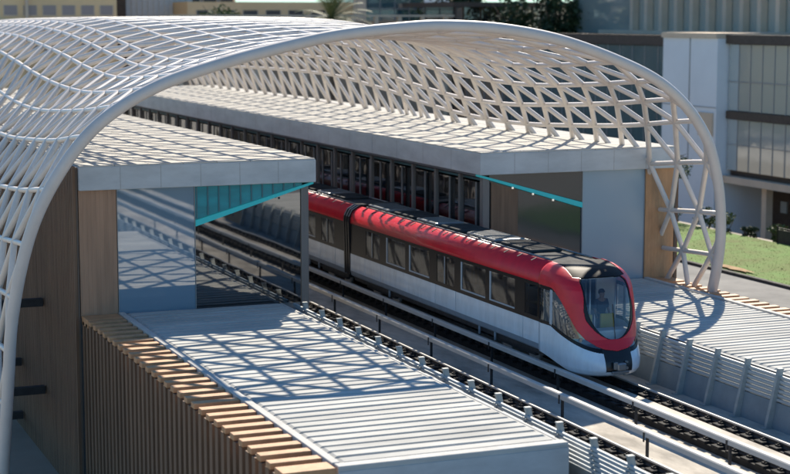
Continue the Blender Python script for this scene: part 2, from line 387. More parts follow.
# ------------------------------------------------------------------ platform buildings under the canopy
def building(side,label):
    s=side                                   # -1 left, +1 right
    C0=-2.87
    def X(d): return C0+s*d                  # distance from station centre line
    YF,YE=11.15,78
    def rng(a,b): return (min(X(a),X(b)),max(X(a),X(b)))
    t=thing('platform_building',label,'station',(X(8),YF,GZ),group='platform buildings under the canopy')
    r=MB(); a,b=rng(3.40,12.33)
    r.bbox(a,b,YF-.18,YE,5.86,6.70,.03); part(r,'roof_fascia',M['panel'],t)
    yj=YF-.18; xi=b if s<0 else a
    for q in (1,2,3,4,5):
        j=MB(); xx=a+(b-a)*q/6; j.box(xx-.008,xx+.008,yj-.003,yj,5.88,6.68); part(j,'fascia_joint',M['mull'],t)
    y=YF+2.6
    while y<YE-1:
        j=MB(); xx=xi; j.box(xx-.003 if s>0 else xx,xx if s>0 else xx+.003,y-.008,y+.008,5.88,6.68); part(j,'fascia_joint',M['mull'],t); y+=2.9
    tl=MB(); a2,b2=a+.02,b-.02
    nx=7; pit=(b2-a2)/nx
    y=YF-.16
    rn=random.Random(3)
    while y<YE-.1:
        for k in range(nx):
            tl.box(a2+k*pit+.012,a2+(k+1)*pit-.012,y+.012,min(y+1.5,YE)-.012,6.69,6.755+rn.uniform(-.003,.003))
        y+=1.5
    part(tl,'roof_tiles',M['rooftile'],t)
    # wood outer wall
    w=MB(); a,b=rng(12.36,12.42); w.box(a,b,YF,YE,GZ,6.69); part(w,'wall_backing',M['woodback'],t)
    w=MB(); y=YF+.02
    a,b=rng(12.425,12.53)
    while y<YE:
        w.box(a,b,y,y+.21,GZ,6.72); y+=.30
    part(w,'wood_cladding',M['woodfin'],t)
    w=MB(); 
    d=10.97
    n=9; wd=(12.33-d)/n
    for k in range(n):
        a,b=rng(d+k*wd+.0015,d+(k+1)*wd-.0015); w.box(a,b,YF+.02,YF+.14,ZD-.1,5.855)
    part(w,'wood_front_panel',M['woodwall'] if s<0 else M['wood'],t)
    # pale mirrored glass bay
    a,b=rng(8.07,10.93); w=MB(); w.box(a,b,YF+.06,YF+.09,ZD-.05,5.855); pg=part(w,'pale_glass_panel',M['glass_pale'] if s<0 else M['glass_frost'],t)
    for q in (8.05,10.935):
        f=MB(); a,b=rng(q-.012,q+.012); f.box(a,b,YF+.03,YF+.12,ZD-.05,5.855); sub(f,'glass_frame',M['mull'],pg)
    # dark glass bay below the sloping teal soffit: (8.03, 4.42) up to (3.5, 5.82)
    a,b=X(8.03),X(3.95)
    w=MB(); pts=[(a,ZD-.05),(b,ZD-.05),(b,5.60),(a,4.36)]
    w.prism(pts,'y',YF+.10,YF+.13); part(w,'dark_glass_panel',M['glass_dark'] if s<0 else M['glass_dark2'],t)
    w=MB(); w.prism([(a,4.62),(X(3.55),5.84),(a,5.85)],'y',YF+.05,YF+.09); part(w,'gable_panel',M['tealwedge'] if s<0 else M['glass_dark2'],t)
    if s<0:
        k=8.0
        while k>3.9:
            w=MB()
            z0=4.66+(8.0-k)/(8.03-3.55)*1.22
            aa,bb=rng(k,k-.05); w.box(aa,bb,YF+.02,YF+.05,z0,5.85); k-=.42; part(w,'gable_rib',M['tealdark'],t)
    w=MB(); w.prism([(a,4.38),(X(3.45),5.78),(X(3.45),5.86),(a,4.60)],'y',YF-.02,YF+.35); part(w,'teal_soffit_edge',M['teal'],t)
    # sloping soffit and its downlights
    w=MB(); w.hexa([(a,YF+.36,4.40),(X(3.45),YF+.36,5.78),(X(3.45),YE,5.78),(a,YE,4.40),(a,YF+.36,4.52),(X(3.45),YF+.36,5.85),(X(3.45),YE,5.85),(a,YE,4.52)])
    part(w,'sloping_soffit',M['ceil'],t)
    for q in (4.85,5.75,6.65):
        w=MB(); xq=X(q); zq=5.78-(q-3.45)/(8.03-3.45)*1.40-.03
        w.tube([(xq,YF-.10,zq+.02),(xq,YF-.10,zq-.05)],.04,10); part(w,'downlight',M['lamp'] if s>0 else M['dim'],t)
    if s>0:
        m=MB(); q0,q1=rng(3.98,5.15); m.prism([(q0,ZD-.05),(q1,ZD-.05),(q1,5.20),(q0,5.55)],'y',YF+.02,YF+.095); part(m,'wood_return_panel',M['woodfin'],t)
    # slim columns and platform screen along the platform edge
    cols=MB()
    y=YF+.05; first=True
    while y<YE:
        c=MB(); a,b=rng(3.74,3.90) if not first else rng(3.62,3.92); c.bbox(a,b,y,y+(.18 if not first else .30),ZD-.1 if not first else ZS,5.855,.03); part(c,'column',M['column'],t); y+=2.45; first=False
    a,b=rng(4.20,4.24); w=MB(); w.box(a,b,YF+.5,YE,ZD+.02,5.4); pn=part(w,'platform_screen',M['screen'],t)
    f=MB(); y=YF+.5
    while y<YE:
        aa,bb=rng(4.16,4.19); f.box(aa,bb,y,y+.11,ZD+.02,5.4); y+=1.3
    aa,bb=rng(4.16,4.19)
    f.box(aa,bb,YF+.5,YE,3.4,3.48)
    sub(f,'screen_mullions',M['mull'],pn)
    w=MB(); a,b=rng(4.02,4.15); w.box(a,b,YF+.5,YE,5.52,5.66); part(w,'teal_light_strip',M['tealdark'],t)
    # platform floor and back wall
    a,b=rng(3.95,12.33); w=MB(); w.box(a,b,YF+.15,YE,GZ,ZD); part(w,'platform_floor',M['floor'],t)
    a,b=rng(8.1,8.3); w=MB()
    y=YF+.8
    w.box(a,b,YF+.6,YE,ZD,4.9); part(w,'inner_wall',M['innerwood'],t)
    return t
building(-1,'platform building on the left with the teal gable and tall wood side wall')
building(1,'platform building on the right behind the train with grey roof edge and downlights')

# ------------------------------------------------------------------ gridshell canopy
ARCH=[(-18.6,8.7,-5.5),(-18.58,8.3,-3.4),(-18.5,8.0,-1.8),(-18.42,7.6,0.),(-18.3,7.2,2.1),(-17.9,6.7,4.4),(-17.3,6.35,6.1),(-16.3,6.0,7.75),(-15.2,5.8,8.85),(-13.6,5.6,9.78),(-11.6,5.5,10.45),(-9.5,5.4,10.98),(-7.4,5.3,11.4),(-5.2,5.2,11.63),(-3.6,5.2,11.7),(-1.4,5.2,11.58),(1.0,5.3,11.17),(3.5,5.5,10.4),(5.3,5.6,9.6),(6.75,5.9,8.55),(7.75,6.1,7.3),(8.42,6.4,5.8),(8.8,6.7,4.4),(8.98,7.0,3.0),(8.95,7.35,1.5),(8.8,8.0,-1.0),(8.5,8.9,-5.5)]
def catmull(P,n):
    P=[Vector(p) for p in P]; out=[]
    for i in range(len(P)-1):
        p0=P[max(i-1,0)];p1=P[i];p2=P[i+1];p3=P[min(i+2,len(P)-1)]
        for k in range(n):
            t=k/n
            out.append(.5*((2*p1)+(p2-p0)*t+(2*p0-5*p1+4*p2-p3)*t*t+(3*p1-p0-3*p2+p3)*t**3))
    out.append(P[-1]); return out
AC=catmull(ARCH,10)
def arch_at(key,side):
    """arch point: side 'L'/'R' -> key is z ; side 'T' -> key is x"""
    best=None
    for i in range(len(AC)-1):
        a,b=AC[i],AC[i+1]
        if side=='T':
            if a.z<8 : continue
            va,vb=a.x,b.x
        else:
            if side=='L' and a.x>-6: continue
            if side=='R' and a.x<0: continue
            va,vb=a.z,b.z
        if (va-key)*(vb-key)<=0 and va!=vb: return a.lerp(b,(key-va)/(vb-va))
    return None
LONG=[('L',z) for z in (-3.6,-1.7,.15,1.95,3.6,5.15,6.6,8.10)]
LONG=[('L',z) for z in (-2.9,-1.0,.9,2.77,4.58,6.4,8.13,9.10,9.65,10.10,10.40)]+[('T',x) for x in (-11.0,-9.5,-7.9,-6.2,-4.4,-2.5,-.5,1.6,3.6,5.2)]+[('R',z) for z in (8.95,8.11,6.5,4.45,2.75,1.0,-.9,-2.9)]
TK=[0,5,10,15,20,25,31,40,55,75]
ZK=[-5.5,2.8,6.4,8.15,9.15,9.7,10.15,10.45,10.75,11.7]
GT=[[0]*10,
 [0,-.25,-.4,-.45,-.4,-.3,-.1,.1,.1,0],
 [0,-.45,-.75,-.95,-1.0,-.8,-.3,.2,.2,0],
 [0,-.45,-.75,-.95,-.88,-.6,-.05,.5,.5,.2],
 [0,-.37,-.66,-.85,-.74,-.35,.25,.75,.75,.3],
 [0,-.30,-.5,-.40,-.1,.35,.8,1.05,1.0,.5],
 [0,-.25,-.40,-.15,.30,.65,.95,1.05,1.0,.5],
 [0,-.22,-.28,.10,.55,.9,1.08,1.1,1.0,.5],
 [0,-.20,-.12,.25,.70,1.0,1.12,1.1,.95,.5],
 [0,-.38,-.45,-.20,.0,.14,.22,.22,.15,0]]
def cr1(v,t):
    i=min(int(t),len(v)-2); f=t-i
    p0=v[max(i-1,0)];p1=v[i];p2=v[i+1];p3=v[min(i+2,len(v)-1)]
    return .5*((2*p1)+(p2-p0)*f+(2*p0-5*p1+4*p2-p3)*f*f+(3*p1-p0-3*p2+p3)*f**3)
def idx(K,x):
    x=max(K[0],min(K[-1],x))
    for i in range(len(K)-1):
        if x<=K[i+1]: return i+(x-K[i])/(K[i+1]-K[i])
    return len(K)-1
def dip(z0,t):
    ti=idx(TK,t); zi=idx(ZK,z0)
    i=min(int(zi),len(ZK)-2); f=zi-i
    return cr1(GT[i],ti)*(1-f)+cr1(GT[i+1],ti)*f
YEND=74
def S(i,t):
    side,k=LONG[i]; p=AP[i]
    return Vector((p.x,p.y+t,p.z+dip(p.z,t)))
AP=[arch_at(k,sd) for sd,k in LONG]
can=thing('station_canopy','white steel gridshell canopy with a big tubular front arch spanning the whole station','canopy',(-4.8,6,GZ))
a=MB(); a.tube(catmull(ARCH,8),.205,18); part(a,'front_arch',M['archsteel'],can)
for i in range(len(LONG)):
    w=MB(); w.tube([S(i,k*.75) for k in range(int(YEND/.75)+1)],.095,8); part(w,'longitudinal_tube',M['steel'],can)
bars=[]
PIT=2.1
# node rows: half a pitch of stagger per band, with an extra skew over the crown
iR2=[k for k,(sd,z) in enumerate(LONG) if sd=='R' and z==8.11][0]
cum=[0.0]
for i in range(len(LONG)-1):
    xm=(AP[i].x+AP[i+1].x)/2
    cum.append(cum[-1]-(.50 if -12.5<xm<3.0 else 0.))
RO=[i*PIT/2+cum[i] for i in range(len(LONG))]
sh=1.54-RO[iR2]
RO=[r+sh for r in RO]
def arc_pt(i,f):
    """point on the front arch between two longitudinals"""
    return AP[i].lerp(AP[i+1],f)
for i in range(len(LONG)-1):
    jlo=int(-RO[i]/PIT)-3; jhi=int((YEND-RO[i])/PIT)+3
    for j in range(jlo,jhi):
        ta=RO[i]+j*PIT
        for q in (j,j-1):
            tb=RO[i+1]+q*PIT
            if max(ta,tb)>YEND or max(ta,tb)<.25: continue
            if min(ta,tb)>=0: bars.append((S(i,ta),S(i+1,tb),i))
            else:
                f=-ta/(tb-ta); P=arc_pt(i,f)
                if ta<0: bars.append((P,S(i+1,tb),i))
                else: bars.append((S(i,ta),P,i))
CAMP=Vector((-27.39,-48.23,12.0))
bars.sort(key=lambda b:((b[0]+b[1])/2-CAMP).length if max(b[0].z,b[1].z)>-.5 else 1e3)
rest=MB()
for n_,(A,B,i) in enumerate(bars):
    if n_<100:
        w=MB(); w.tube([A,B],.112,8,cap=False); part(w,'diagonal_bar',M['steel'],can)
    else: rest.tube([A,B],.112,6,cap=False)
o=part(rest,'diagonal_lattice',M['steel'],can); o['kind']='stuff'
for (y,z) in ((17.3,.90),(17.3,-2.6),(22.6,-2.5),(22.6,-6.0+1.2),(29.5,.9),(29.5,-2.6)):
    w=MB(); w.bbox(-18.2,-15.45,y-.14,y+.14,z-.16,z+.16,.02); part(w,'wall_strut',M['dim'],can)

# ------------------------------------------------------------------ train
YB=1.0                                       # where the shaped nose meets the straight body
tr=thing('metro_train','red, white and black metro train with a rounded glass nose coming out of the station','train',(TX,0,ZR))
def T(x,y,z): return (TX+x,y,ZR+z)
PROF=[(1.30,.74),(1.36,.80),(1.40,.98),(1.40,1.72),(1.40,3.02),(1.405,3.14),(1.385,3.28),(1.33,3.42),(1.24,3.54),(1.12,3.63),(.98,3.69),(.88,3.72)]
def strip(mb,i0,i1,y0,y1,sd,smooth=True,n=1):
    for i in range(i0,i1):
        (xa,za),(xb,zb)=PROF[i],PROF[i+1]
        mb.quad(T(sd*xa,y0,za),T(sd*xa,y1,za),T(sd*xb,y1,zb),T(sd*xb,y0,zb),smooth)
def weld(mb):
    pass
def extr(mb,i0,i1,y0,y1,sd,th=.03):
    """closed thin shell following the side profile"""
    pts=[PROF[i] for i in range(i0,i1+1)]
    inn=[(x-th,z-(.0 if z<3.1 else th*.4)) for x,z in pts][::-1]
    pr=[(TX+sd*x,ZR+z) for x,z in pts+inn]
    mb.prism(pr,'y',y0,y1)
DOORS1=[(-.02,2.2),(7.75,9.62),(15.2,17.0)]
WINS1=[(2.85,4.85),(5.2,7.3),(10.2,12.2),(12.6,14.6)]
def car(y0,y1,doors,wins,first):
    for sd in (-1,1):
        # white lower side, seams at the doors
        m=MB()
        cuts=sorted([y0]+[q for d in doors for q in d if y0<q<y1]+[y1])
        for a,b in zip(cuts[:-1],cuts[1:]): extr(m,2,3,a+.018,b-.018,sd)
        part(m,'side_panel',M['white'],tr)
        m=MB(); extr(m,0,2,y0,y1,sd); part(m,'lower_skirt',M['whitelow'],tr)
        # red cantrail
        m=MB(); extr(m,4,11,y0,y1,sd,.04)
        o=part(m,'red_cantrail',M['red'],tr)
        bm=bmesh.new(); bm.from_mesh(o.data)
        for f in bm.faces: f.smooth=abs(f.normal.y)<.5
        bm.to_mesh(o.data); bm.free()
        y=y0+1.1
        while y<y1-.4:
            q=MB()
            # dark clips dividing the cantrail top
            q.hexa([T(sd*1.13,y,3.61),T(sd*.93,y,3.69),T(sd*.93,y+.08,3.69),T(sd*1.13,y+.08,3.61),T(sd*1.145,y,3.635),T(sd*.94,y,3.72),T(sd*.94,y+.08,3.72),T(sd*1.145,y+.08,3.635)]); y+=1.05
            sub(q,'cantrail_clip',M['dim'],o)
        # black window band with real openings
        op=sorted(list(wins)+[(a+.12,(a+b)/2-.05) for a,b in doors]+[((a+b)/2+.05,b-.12) for a,b in doors])
        op=[(max(a,y0+.08),min(b,y1-.08)) for a,b in op]
        xa,xb=sorted((sd*1.36,sd*1.398))
        m=MB(); zb,zt,zl,zh=1.725,3.015,1.86,2.90
        m.box(TX+xa,TX+xb,y0,y1,ZR+zb,ZR+zl); m.box(TX+xa,TX+xb,y0,y1,ZR+zh,ZR+zt)
        e=y0
        for a,b in op:
            if a>e: m.box(TX+xa,TX+xb,e,a,ZR+zl,ZR+zh)
            e=b
        if e<y1: m.box(TX+xa,TX+xb,e,y1,ZR+zl,ZR+zh)
        wb=part(m,'window_band',M['gloss_black'],tr)
        xg,xh=sorted((sd*1.372,sd*1.384))
        for a,b in op:
            m=MB(); m.box(TX+xg,TX+xh,a+.001,b-.001,ZR+zl,ZR+zh); sub(m,'window_pane',M['glass_train'],wb)
        xg,xh=sorted((sd*1.385,sd*1.404))
        for a,b in wins:
            fr=MB(); fr.box(TX+xg,TX+xh,b-.10,b,ZR+zl,ZR+zh); fr.box(TX+xg,TX+xh,a,b-.10,ZR+zl,ZR+zl+.05); sub(fr,'window_frame',M['frame'],wb)
        for a,b in doors:
            if a<y0: continue
            c=(a+b)/2
            fr=MB(); fr.box(TX+xg,TX+xh,c+.06,c+.10,ZR+zl,ZR+zh); sub(fr,'door_edge',M['frame'],wb)
    # roof and its equipment
    m=MB(); rp=[(-.95,3.58),(-.87,3.675),(-.4,3.70),(.4,3.70),(.87,3.675),(.95,3.58)]
    m.prism([(TX+x,ZR+z) for x,z in rp],'y',y0,y1); rf=part(m,'roof',M['roofgrey'],tr)
    y=y0+2.2; k=0; rn=random.Random(int(y0*7)+5)
    while y<y1-2.5:
        L_=rn.choice((1.5,2.4,1.9))
        m=MB(); m.bbox(TX-.62,TX+.62,y,y+L_,ZR+3.695,ZR+3.82,.04)
        for q in range(int(L_/.24)): m.box(TX-.5,TX+.5,y+.12+q*.24,y+.20+q*.24,ZR+3.82,ZR+3.84)
        sub(m,'roof_unit',M['acgrey'] if k%2 else M['roofgrey'],rf); y+=L_+.5; k+=1
    m=MB()
    for x in (-.78,.78): m.tube([T(x,y0+.4,3.725),T(x,y1-.4,3.725)],.035,6)
    sub(m,'roof_cable_duct',M['acgrey'],rf)
    # interior: floor, ceiling, seats, poles
    m=MB(); m.box(TX-1.34,TX+1.34,y0,y1,ZR+1.0,ZR+1.06); part(m,'floor',M['floorint'],tr)
    m=MB(); m.box(TX-1.2,TX+1.2,y0,y1,ZR+3.25,ZR+3.3); part(m,'ceiling',M['interior'],tr)
    m=MB(); 
    for a,b in wins:
        for sd in (-1,1):
            x0_,x1_=sorted((sd*1.33,sd*.88)); m.bbox(TX+x0_,TX+x1_,a+.1,b-.1,ZR+1.38,ZR+1.48,.03)
            x0_,x1_=sorted((sd*1.34,sd*1.24)); m.bbox(TX+x0_,TX+x1_,a+.1,b-.1,ZR+1.48,ZR+1.84,.03)
    part(m,'bench_seats',M['seat'],tr)
    y=y0+.9; m=MB()
    while y<y1-.3:
        for x in (-.85,0,.85): m.tube([T(x,y,1.06),T(x,y,3.25)],.022,6)
        y+=1.45
    part(m,'grab_poles',M['pole'],tr)
    # underframe and bogies
    m=MB(); m.box(TX-1.2,TX+1.2,max(y0,.4),y1,ZR+.55,ZR+.98); part(m,'underframe',M['dim'],tr)
    for cy in (y0+2.6 if first else y0+2.3,y1-2.6):
        m=MB(); 
        for sd in (-1,1): m.bbox(TX+sd*.95-.08,TX+sd*.95+.08,cy-1.6,cy+1.6,ZR+.36,ZR+.60,.03)
        m.box(TX-.9,TX+.9,cy-.3,cy+.3,ZR+.40,ZR+.58)
        bo=part(m,'bogie',M['dim'],tr)
        for dy in (-1.05,1.05):
            for sd in (-1,1):
                w=MB(); x=sd*.72; w.tube([T(x-.065,cy+dy,.43),T(x+.065,cy+dy,.43)],.42,20); sub(w,'wheel',M['rail'],bo)
    # jacking brackets below the skirt
    for cy in (y0+3.6,y0+4.9,y1-4.2):
        m=MB(); m.tube([T(-1.28,cy,.78),T(-1.28,cy,.45)],.05,6); part(m,'skirt_bracket',M['whitelow'],tr)
car(YB,18.72,DOORS1,WINS1,True)
D2=[(20.6,22.5),(27.2,29.1),(33.8,35.7)]; W2=[(23.2,25.3),(25.6,26.9),(29.6,31.6),(31.9,33.5)]
car(19.42,37.2,D2,W2,False)
car(37.9,55.7,[(a+18.5,b+18.5) for a,b in D2],[(a+18.5,b+18.5) for a,b in W2],False)
for y in (18.72,37.2):
    m=MB(); n=10
    for k in range(5):
        ya=y+.02+k*.135; e=.05 if k%2==0 else .02
        pr=[(TX+x,ZR+z) for x,z in [(-1.36-e,.80),(-1.42-e,3.05),(-1.39-e,3.30),(-1.24-e,3.55+e*.7),(-.95,3.73+e),(.95,3.73+e),(1.24+e,3.55+e*.7),(1.39+e,3.30),(1.42+e,3.05),(1.36+e,.80)]]
        m.prism(pr,'y',ya,ya+.13)
    part(m,'gangway_bellows',M['black'],tr)

# --- nose: fine surface split by regions
ZN=[.34,.40,.54,.80,1.06,1.30,1.48,2.0,2.6,3.02,3.20,3.34,3.46,3.56,3.65,3.72]
YN=[-1.72,-1.84,-1.95,-1.92,-1.80,-1.67,-1.58,-1.45,-1.30,-1.12,-.99,-.86,-.68,-.48,-.22,.10]
HN=[1.22,1.28,1.33,1.385,1.40,1.40,1.40,1.40,1.40,1.40,1.40,1.365,1.305,1.215,1.085,.88]
def interp(K,V,x):
    return cr1(V,idx(K,x))
PX=3.0
def nose(s,z,push=0.):
    """s in -1..1 across the plan curve, z height above rail"""
    hw=interp(ZN,HN,z)-push; yf=interp(ZN,YN,z)+push
    ph=abs(s)*math.pi/2
    x=hw*math.sin(ph)**(2/PX); y=YB-(YB-yf)*math.cos(ph)**(2/PX)
    dz=-.10*max(0,min(1,(z-2.95)/.6))*(max(0,YB-y)/1.6)**1.2
    return (math.copysign(x,s),y,z+dz)
def s_of_x(x): # approximate inverse on the front
    x=max(-1.,min(1.,x/1.4)); return math.copysign(math.asin(abs(x)**(PX/2))/(math.pi/2),x)
NS,NZ=300,230
regs={k:MB() for k in ('windscreen','visor','red_mask','nose_fairing','coupler_recess','cab_side_window','black_surround')}
RZ=[1.13,1.20,1.30,1.50,1.73,2.0,2.35,2.7,3.0,3.06]; RX=[0,.42,.66,.92,1.07,1.15,1.235,1.31,1.37,1.6]
def region(x,y,z,s):
    ax=abs(x)
    if z<3.37:
        q=(2.6-z)/1.12
        hw=.80 if q<=0 else (.80*math.sqrt(max(0,1-q*q)) if q<1 else -1)
        hw-=max(0,z-3.26)*.8
        if ax<hw: return 'windscreen'
        if z>1.44 and hw>0 and ax<hw+.05+.09*max(0,1-abs(z-2.1)/.7): return 'black_surround'
    if z>=3.37 and ax<.95-(z-3.37)*.12: return 'visor'
    if z>RZ[0]:
        i=idx(RZ,z); k=min(int(i),len(RZ)-2); ro=RX[k]+(RX[k+1]-RX[k])*(i-k)
        if z>3.06 or ax<ro: return 'red_mask'
    if z<1.25 and ax<.47+.05*(z-.5) and z>.50: return 'coupler_recess'
    belt=1.72+min(0,y-.2)*.33
    if z>belt+.05 and z<2.92 and .12<=y<=.27: return 'cab_post_b' if x>0 else 'cab_post'
    if z>belt: return 'cab_side_window' if z<2.88 and z>belt+.11 and y<.95 and not .12<y<.27 else 'black_surround'
    return 'nose_fairing'
zs=[.34+(3.715-.34)*k/NZ for k in range(NZ+1)]
ss=[-1+2*k/NS for k in range(NS+1)]
def side_bottom(s):      # skirt rises towards the body
    a=abs(s); return .34+ (.40*max(0,(a-.62)/.38)**1.3)
grid=[[None]*(NS+1) for _ in range(NZ+1)]
for iz,z in enumerate(zs):
    for i_s,s in enumerate(ss):
        zb=side_bottom(s); zz=zb+(z-.34)*(3.715-zb)/(3.715-.34)
        grid[iz][i_s]=nose(s,zz)
for iz in range(NZ):
    for i_s in range(NS):
        p=[grid[iz][i_s],grid[iz][i_s+1],grid[iz+1][i_s+1],grid[iz+1][i_s]]
        c=[sum(q[k] for q in p)/4 for k in range(3)]
        rg=region(c[0],c[1],c[2],(ss[i_s]+ss[i_s+1])/2)
        off=Vector((0,0,0))
        if rg=='cab_side_window' and c[0]>0: rg='cab_side_window_b'
        regs.setdefault(rg,MB()).quad(*[T(*q) for q in p],True)
mats=dict(cab_post=M['frame'],windscreen=M['glass_ws'],visor=M['visor'],red_mask=M['red'],nose_fairing=M['white'],coupler_recess=M['black'],cab_side_window=M['glass_train'],black_surround=M['gloss_black'])
for k,mb in regs.items():
    if not mb.f: continue
    k=k[:-2] if k.endswith('_b') else k
    o=mb.build(k,mats[k],None,fix=False)
    bm=bmesh.new(); bm.from_mesh(o.data); bmesh.ops.remove_doubles(bm,verts=bm.verts[:],dist=.0004)
    bmesh.ops.recalc_face_normals(bm,faces=bm.faces[:])
    bm.to_mesh(o.data); bm.free()
    o.parent=tr; o.location=-ORG[tr.name]
    if k not in ('windscreen','cab_side_window'):
        sm=o.modifiers.new('thick','SOLIDIFY'); sm.thickness=.03 if k!='red_mask' else .05; sm.offset=.0 if k!='red_mask' else .3
# nose roof
m=MB(); ring=[nose(s,3.714) for s in ss[::4]]
m.poly([T(x,y,z) for x,y,z in ring][::1]); part(m,'nose_roof',M['roofgrey'],tr)
# coupler
m=MB(); m.bbox(TX-.17,TX+.17,-2.12,-1.6,ZR+.54,ZR+.80,.05); m.tube([T(0,-1.5,.67),T(0,-2.08,.67)],.11,12)
m.bbox(TX-.28,TX-.14,-2.10,-2.0,ZR+.60,ZR+.84,.02); m.tube([T(.22,-2.05,.62),T(.22,-1.7,.62)],.05,8); m.tube([T(.22,-2.06,.82),T(.22,-1.8,.82)],.035,8); m.bbox(TX-.30,TX+.30,-2.05,-1.95,ZR+.44,ZR+.53,.02)
part(m,'coupler',M['acgrey'],tr)
# cab: desk, floor, seats, partition posts
m=MB(); m.box(TX-1.25,TX+1.25,-.55,YB,ZR+1.0,ZR+1.06); part(m,'floor',M['floorint'],tr)
m=MB(); m.box(TX-.8,TX+.8,-.25,.9,ZR+3.26,ZR+3.30); part(m,'ceiling',M['interior'],tr)
m=MB(); m.bbox(TX-.85,TX+.85,-1.22,-.7,ZR+1.30,ZR+1.72,.05); part(m,'front_ledge',M['interior'],tr)
m=MB()
for x in (-.42,.40):
    m.bbox(TX+x-.26,TX+x+.26,-.42,-.32,ZR+1.60,ZR+2.12,.04); m.bbox(TX+x-.26,TX+x+.26,-.32,.05,ZR+1.45,ZR+1.55,.04)
part(m,'front_seats',M['seat'],tr)
m=MB()
for x in (-.85,-.1,.85): m.tube([T(x,-.1,1.06),T(x,-.1,3.3)],.03,8)
part(m,'grab_poles',M['pole'],tr)
for x0_,x1_ in ((-1.34,-.50),(.62,1.34)):
    m=MB(); m.box(TX+x0_,TX+x1_,.75,.83,ZR+1.06,ZR+3.25); part(m,'draught_screen',M['interior'],tr)
# body-edge posts joining the nose to the straight side
# wiper
m=MB(); m.tube([T(.02,-1.60,1.50),T(.05,-1.42,2.25)],.012,6); m.tube([T(.05,-1.47,2.0),T(.05,-1.34,2.6)],.014,6); part(m,'wiper',M['black'],tr)
# headlights low in the mask corners
for sd in (-1,1):
    x,y,z=nose(sd*s_of_x(1.02),1.46)
    m=MB(); m.tube([T(x,y-.03,z),T(x*.98,y+.06,z)],.07,12); part(m,'headlight',M['acgrey'],tr)

# ------------------------------------------------------------------ passenger in the nose
def person():
    bx,by,bz=TX+.42,.05,ZR+1.06
    J={'pel':(0,0,.92),'spi':(0,.02,1.12),'che':(0,.02,1.34),'nec':(0,.0,1.50),'hea':(0,-.03,1.60),'top':(0,-.03,1.74),
       'lh':(-.10,0,.88),'lk':(-.11,-.04,.48),'la':(-.11,.02,.08),'lt':(-.11,-.16,.03),'rh':(.10,0,.88),'rk':(.11,-.02,.48),'ra':(.12,.04,.08),'rt':(.13,-.14,.03),
       'ls':(-.19,.01,1.42),'le':(-.25,.02,1.14),'lw':(-.24,-.12,.92),'lf':(-.235,-.17,.85),'rs':(.19,.01,1.42),'re':(.26,.02,1.15),'rw':(.25,-.12,.93),'rf':(.245,-.17,.86)}
    E=[('pel','spi'),('spi','che'),('che','nec'),('nec','hea'),('hea','top'),('pel','lh'),('lh','lk'),('lk','la'),('la','lt'),('pel','rh'),('rh','rk'),('rk','ra'),('ra','rt'),('che','ls'),('ls','le'),('le','lw'),('lw','lf'),('che','rs'),('rs','re'),('re','rw'),('rw','rf')]
    RAD=dict(pel=.15,spi=.135,che=.16,nec=.06,hea=.10,top=.085,lh=.09,lk=.062,la=.042,lt=.035,rh=.09,rk=.062,ra=.042,rt=.035,ls=.065,le=.046,lw=.034,lf=.035,rs=.065,re=.046,rw=.034,rf=.035)
    names=list(J)
    def skin(nm,sel,mt,grow=0,root=None,parent=None):
        ids={n:i for i,n in enumerate(sel)}
        me=bpy.data.meshes.new(nm); me.from_pydata([Vector(J[n]) for n in sel],[(ids[a],ids[b]) for a,b in E if a in ids and b in ids],[])
        o=bpy.data.objects.new(nm,me); COL.objects.link(o); me.materials.append(mt)
        o.modifiers.new('skin','SKIN'); o.modifiers.new('sub','SUBSURF').levels=2; o.modifiers['sub'].render_levels=2
        sv=me.skin_vertices[0].data
        for n,i in ids.items():
            r=RAD[n]+grow; sv[i].radius=(r,r*.8 if n in('pel','spi','che') else r); sv[i].use_root=(n==(root or sel[0]))
        if parent: o.parent=parent
        return o
    b=skin('person',names,M['skin']); b.location=(bx,by,bz)
    tag(b,'passenger in dark blue clothes standing behind the windscreen at the front of the train','person')
    skin('shirt',['spi','pel','che','ls','le','rs','re'],M['cloth'],.016,'spi',b)
    J2=dict(J); skin('trousers',['pel','lh','lk','la','rh','rk','ra'],M['cloth'],.014,'pel',b)
    h=MB(); bm=bmesh.new(); bmesh.ops.create_uvsphere(bm,u_segments=14,v_segments=10,radius=.118)
    for v in bm.verts: v.co=Vector((v.co.x,v.co.y+.0,v.co.z*1.0+1.70)) if v.co.z>-.02 or v.co.y>.02 else Vector((v.co.x*.8,v.co.y*.6+.03,v.co.z*.6+1.70))
    h.addbm(bm,True); bm.free(); o=h.build('hair',M['hair']); o.parent=b
person()

# ------------------------------------------------------------------ far office building on the right
def facade_y(mb,x,y0,y1,z0,z1): mb.box(x,x+.4,y0,y1,z0,z1)
ob=thing('office_building','long glass office building beyond the lawn with a white block in its middle','building',(46,62,GZ))
m=MB(); m.box(46.4,70,10,62.6,-.2,10.3); part(m,'upper_floors',M['darkst'],ob)
gw=MB(); gw.box(46.0,46.38,10,62.5,4.85,9.9); p1=part(gw,'glass_facade',M['glass_far'],ob)
gw=MB(); gw.box(46.0,46.38,10,62.5,.25,4.15); p2=part(gw,'glass_facade',M['glass_far'],ob)
m=MB(); y=10.
while y<62.6:
    m.box(45.955,45.995,y-.03,y+.03,.25,9.9); y+=1.55
m.box(45.95,45.996,10,62.5,7.02,7.10); m.box(45.95,45.996,10,62.5,2.2,2.26)
sub(m,'facade_mullions',M['mull'],p1)
m=MB(); m.box(45.8,46.38,10,62.5,4.2,4.8); m.box(45.7,46.38,10,62.6,9.95,10.65); part(m,'dark_band',M['darkst'],ob)
m=MB(); m.box(45.6,70,10,62.6,-.75,-.22); part(m,'overhang_slab',M['beige'],ob)
m=MB(); m.box(50.4,70,10,63,GZ,-.76); part(m,'ground_floor',M['darkst'],ob)
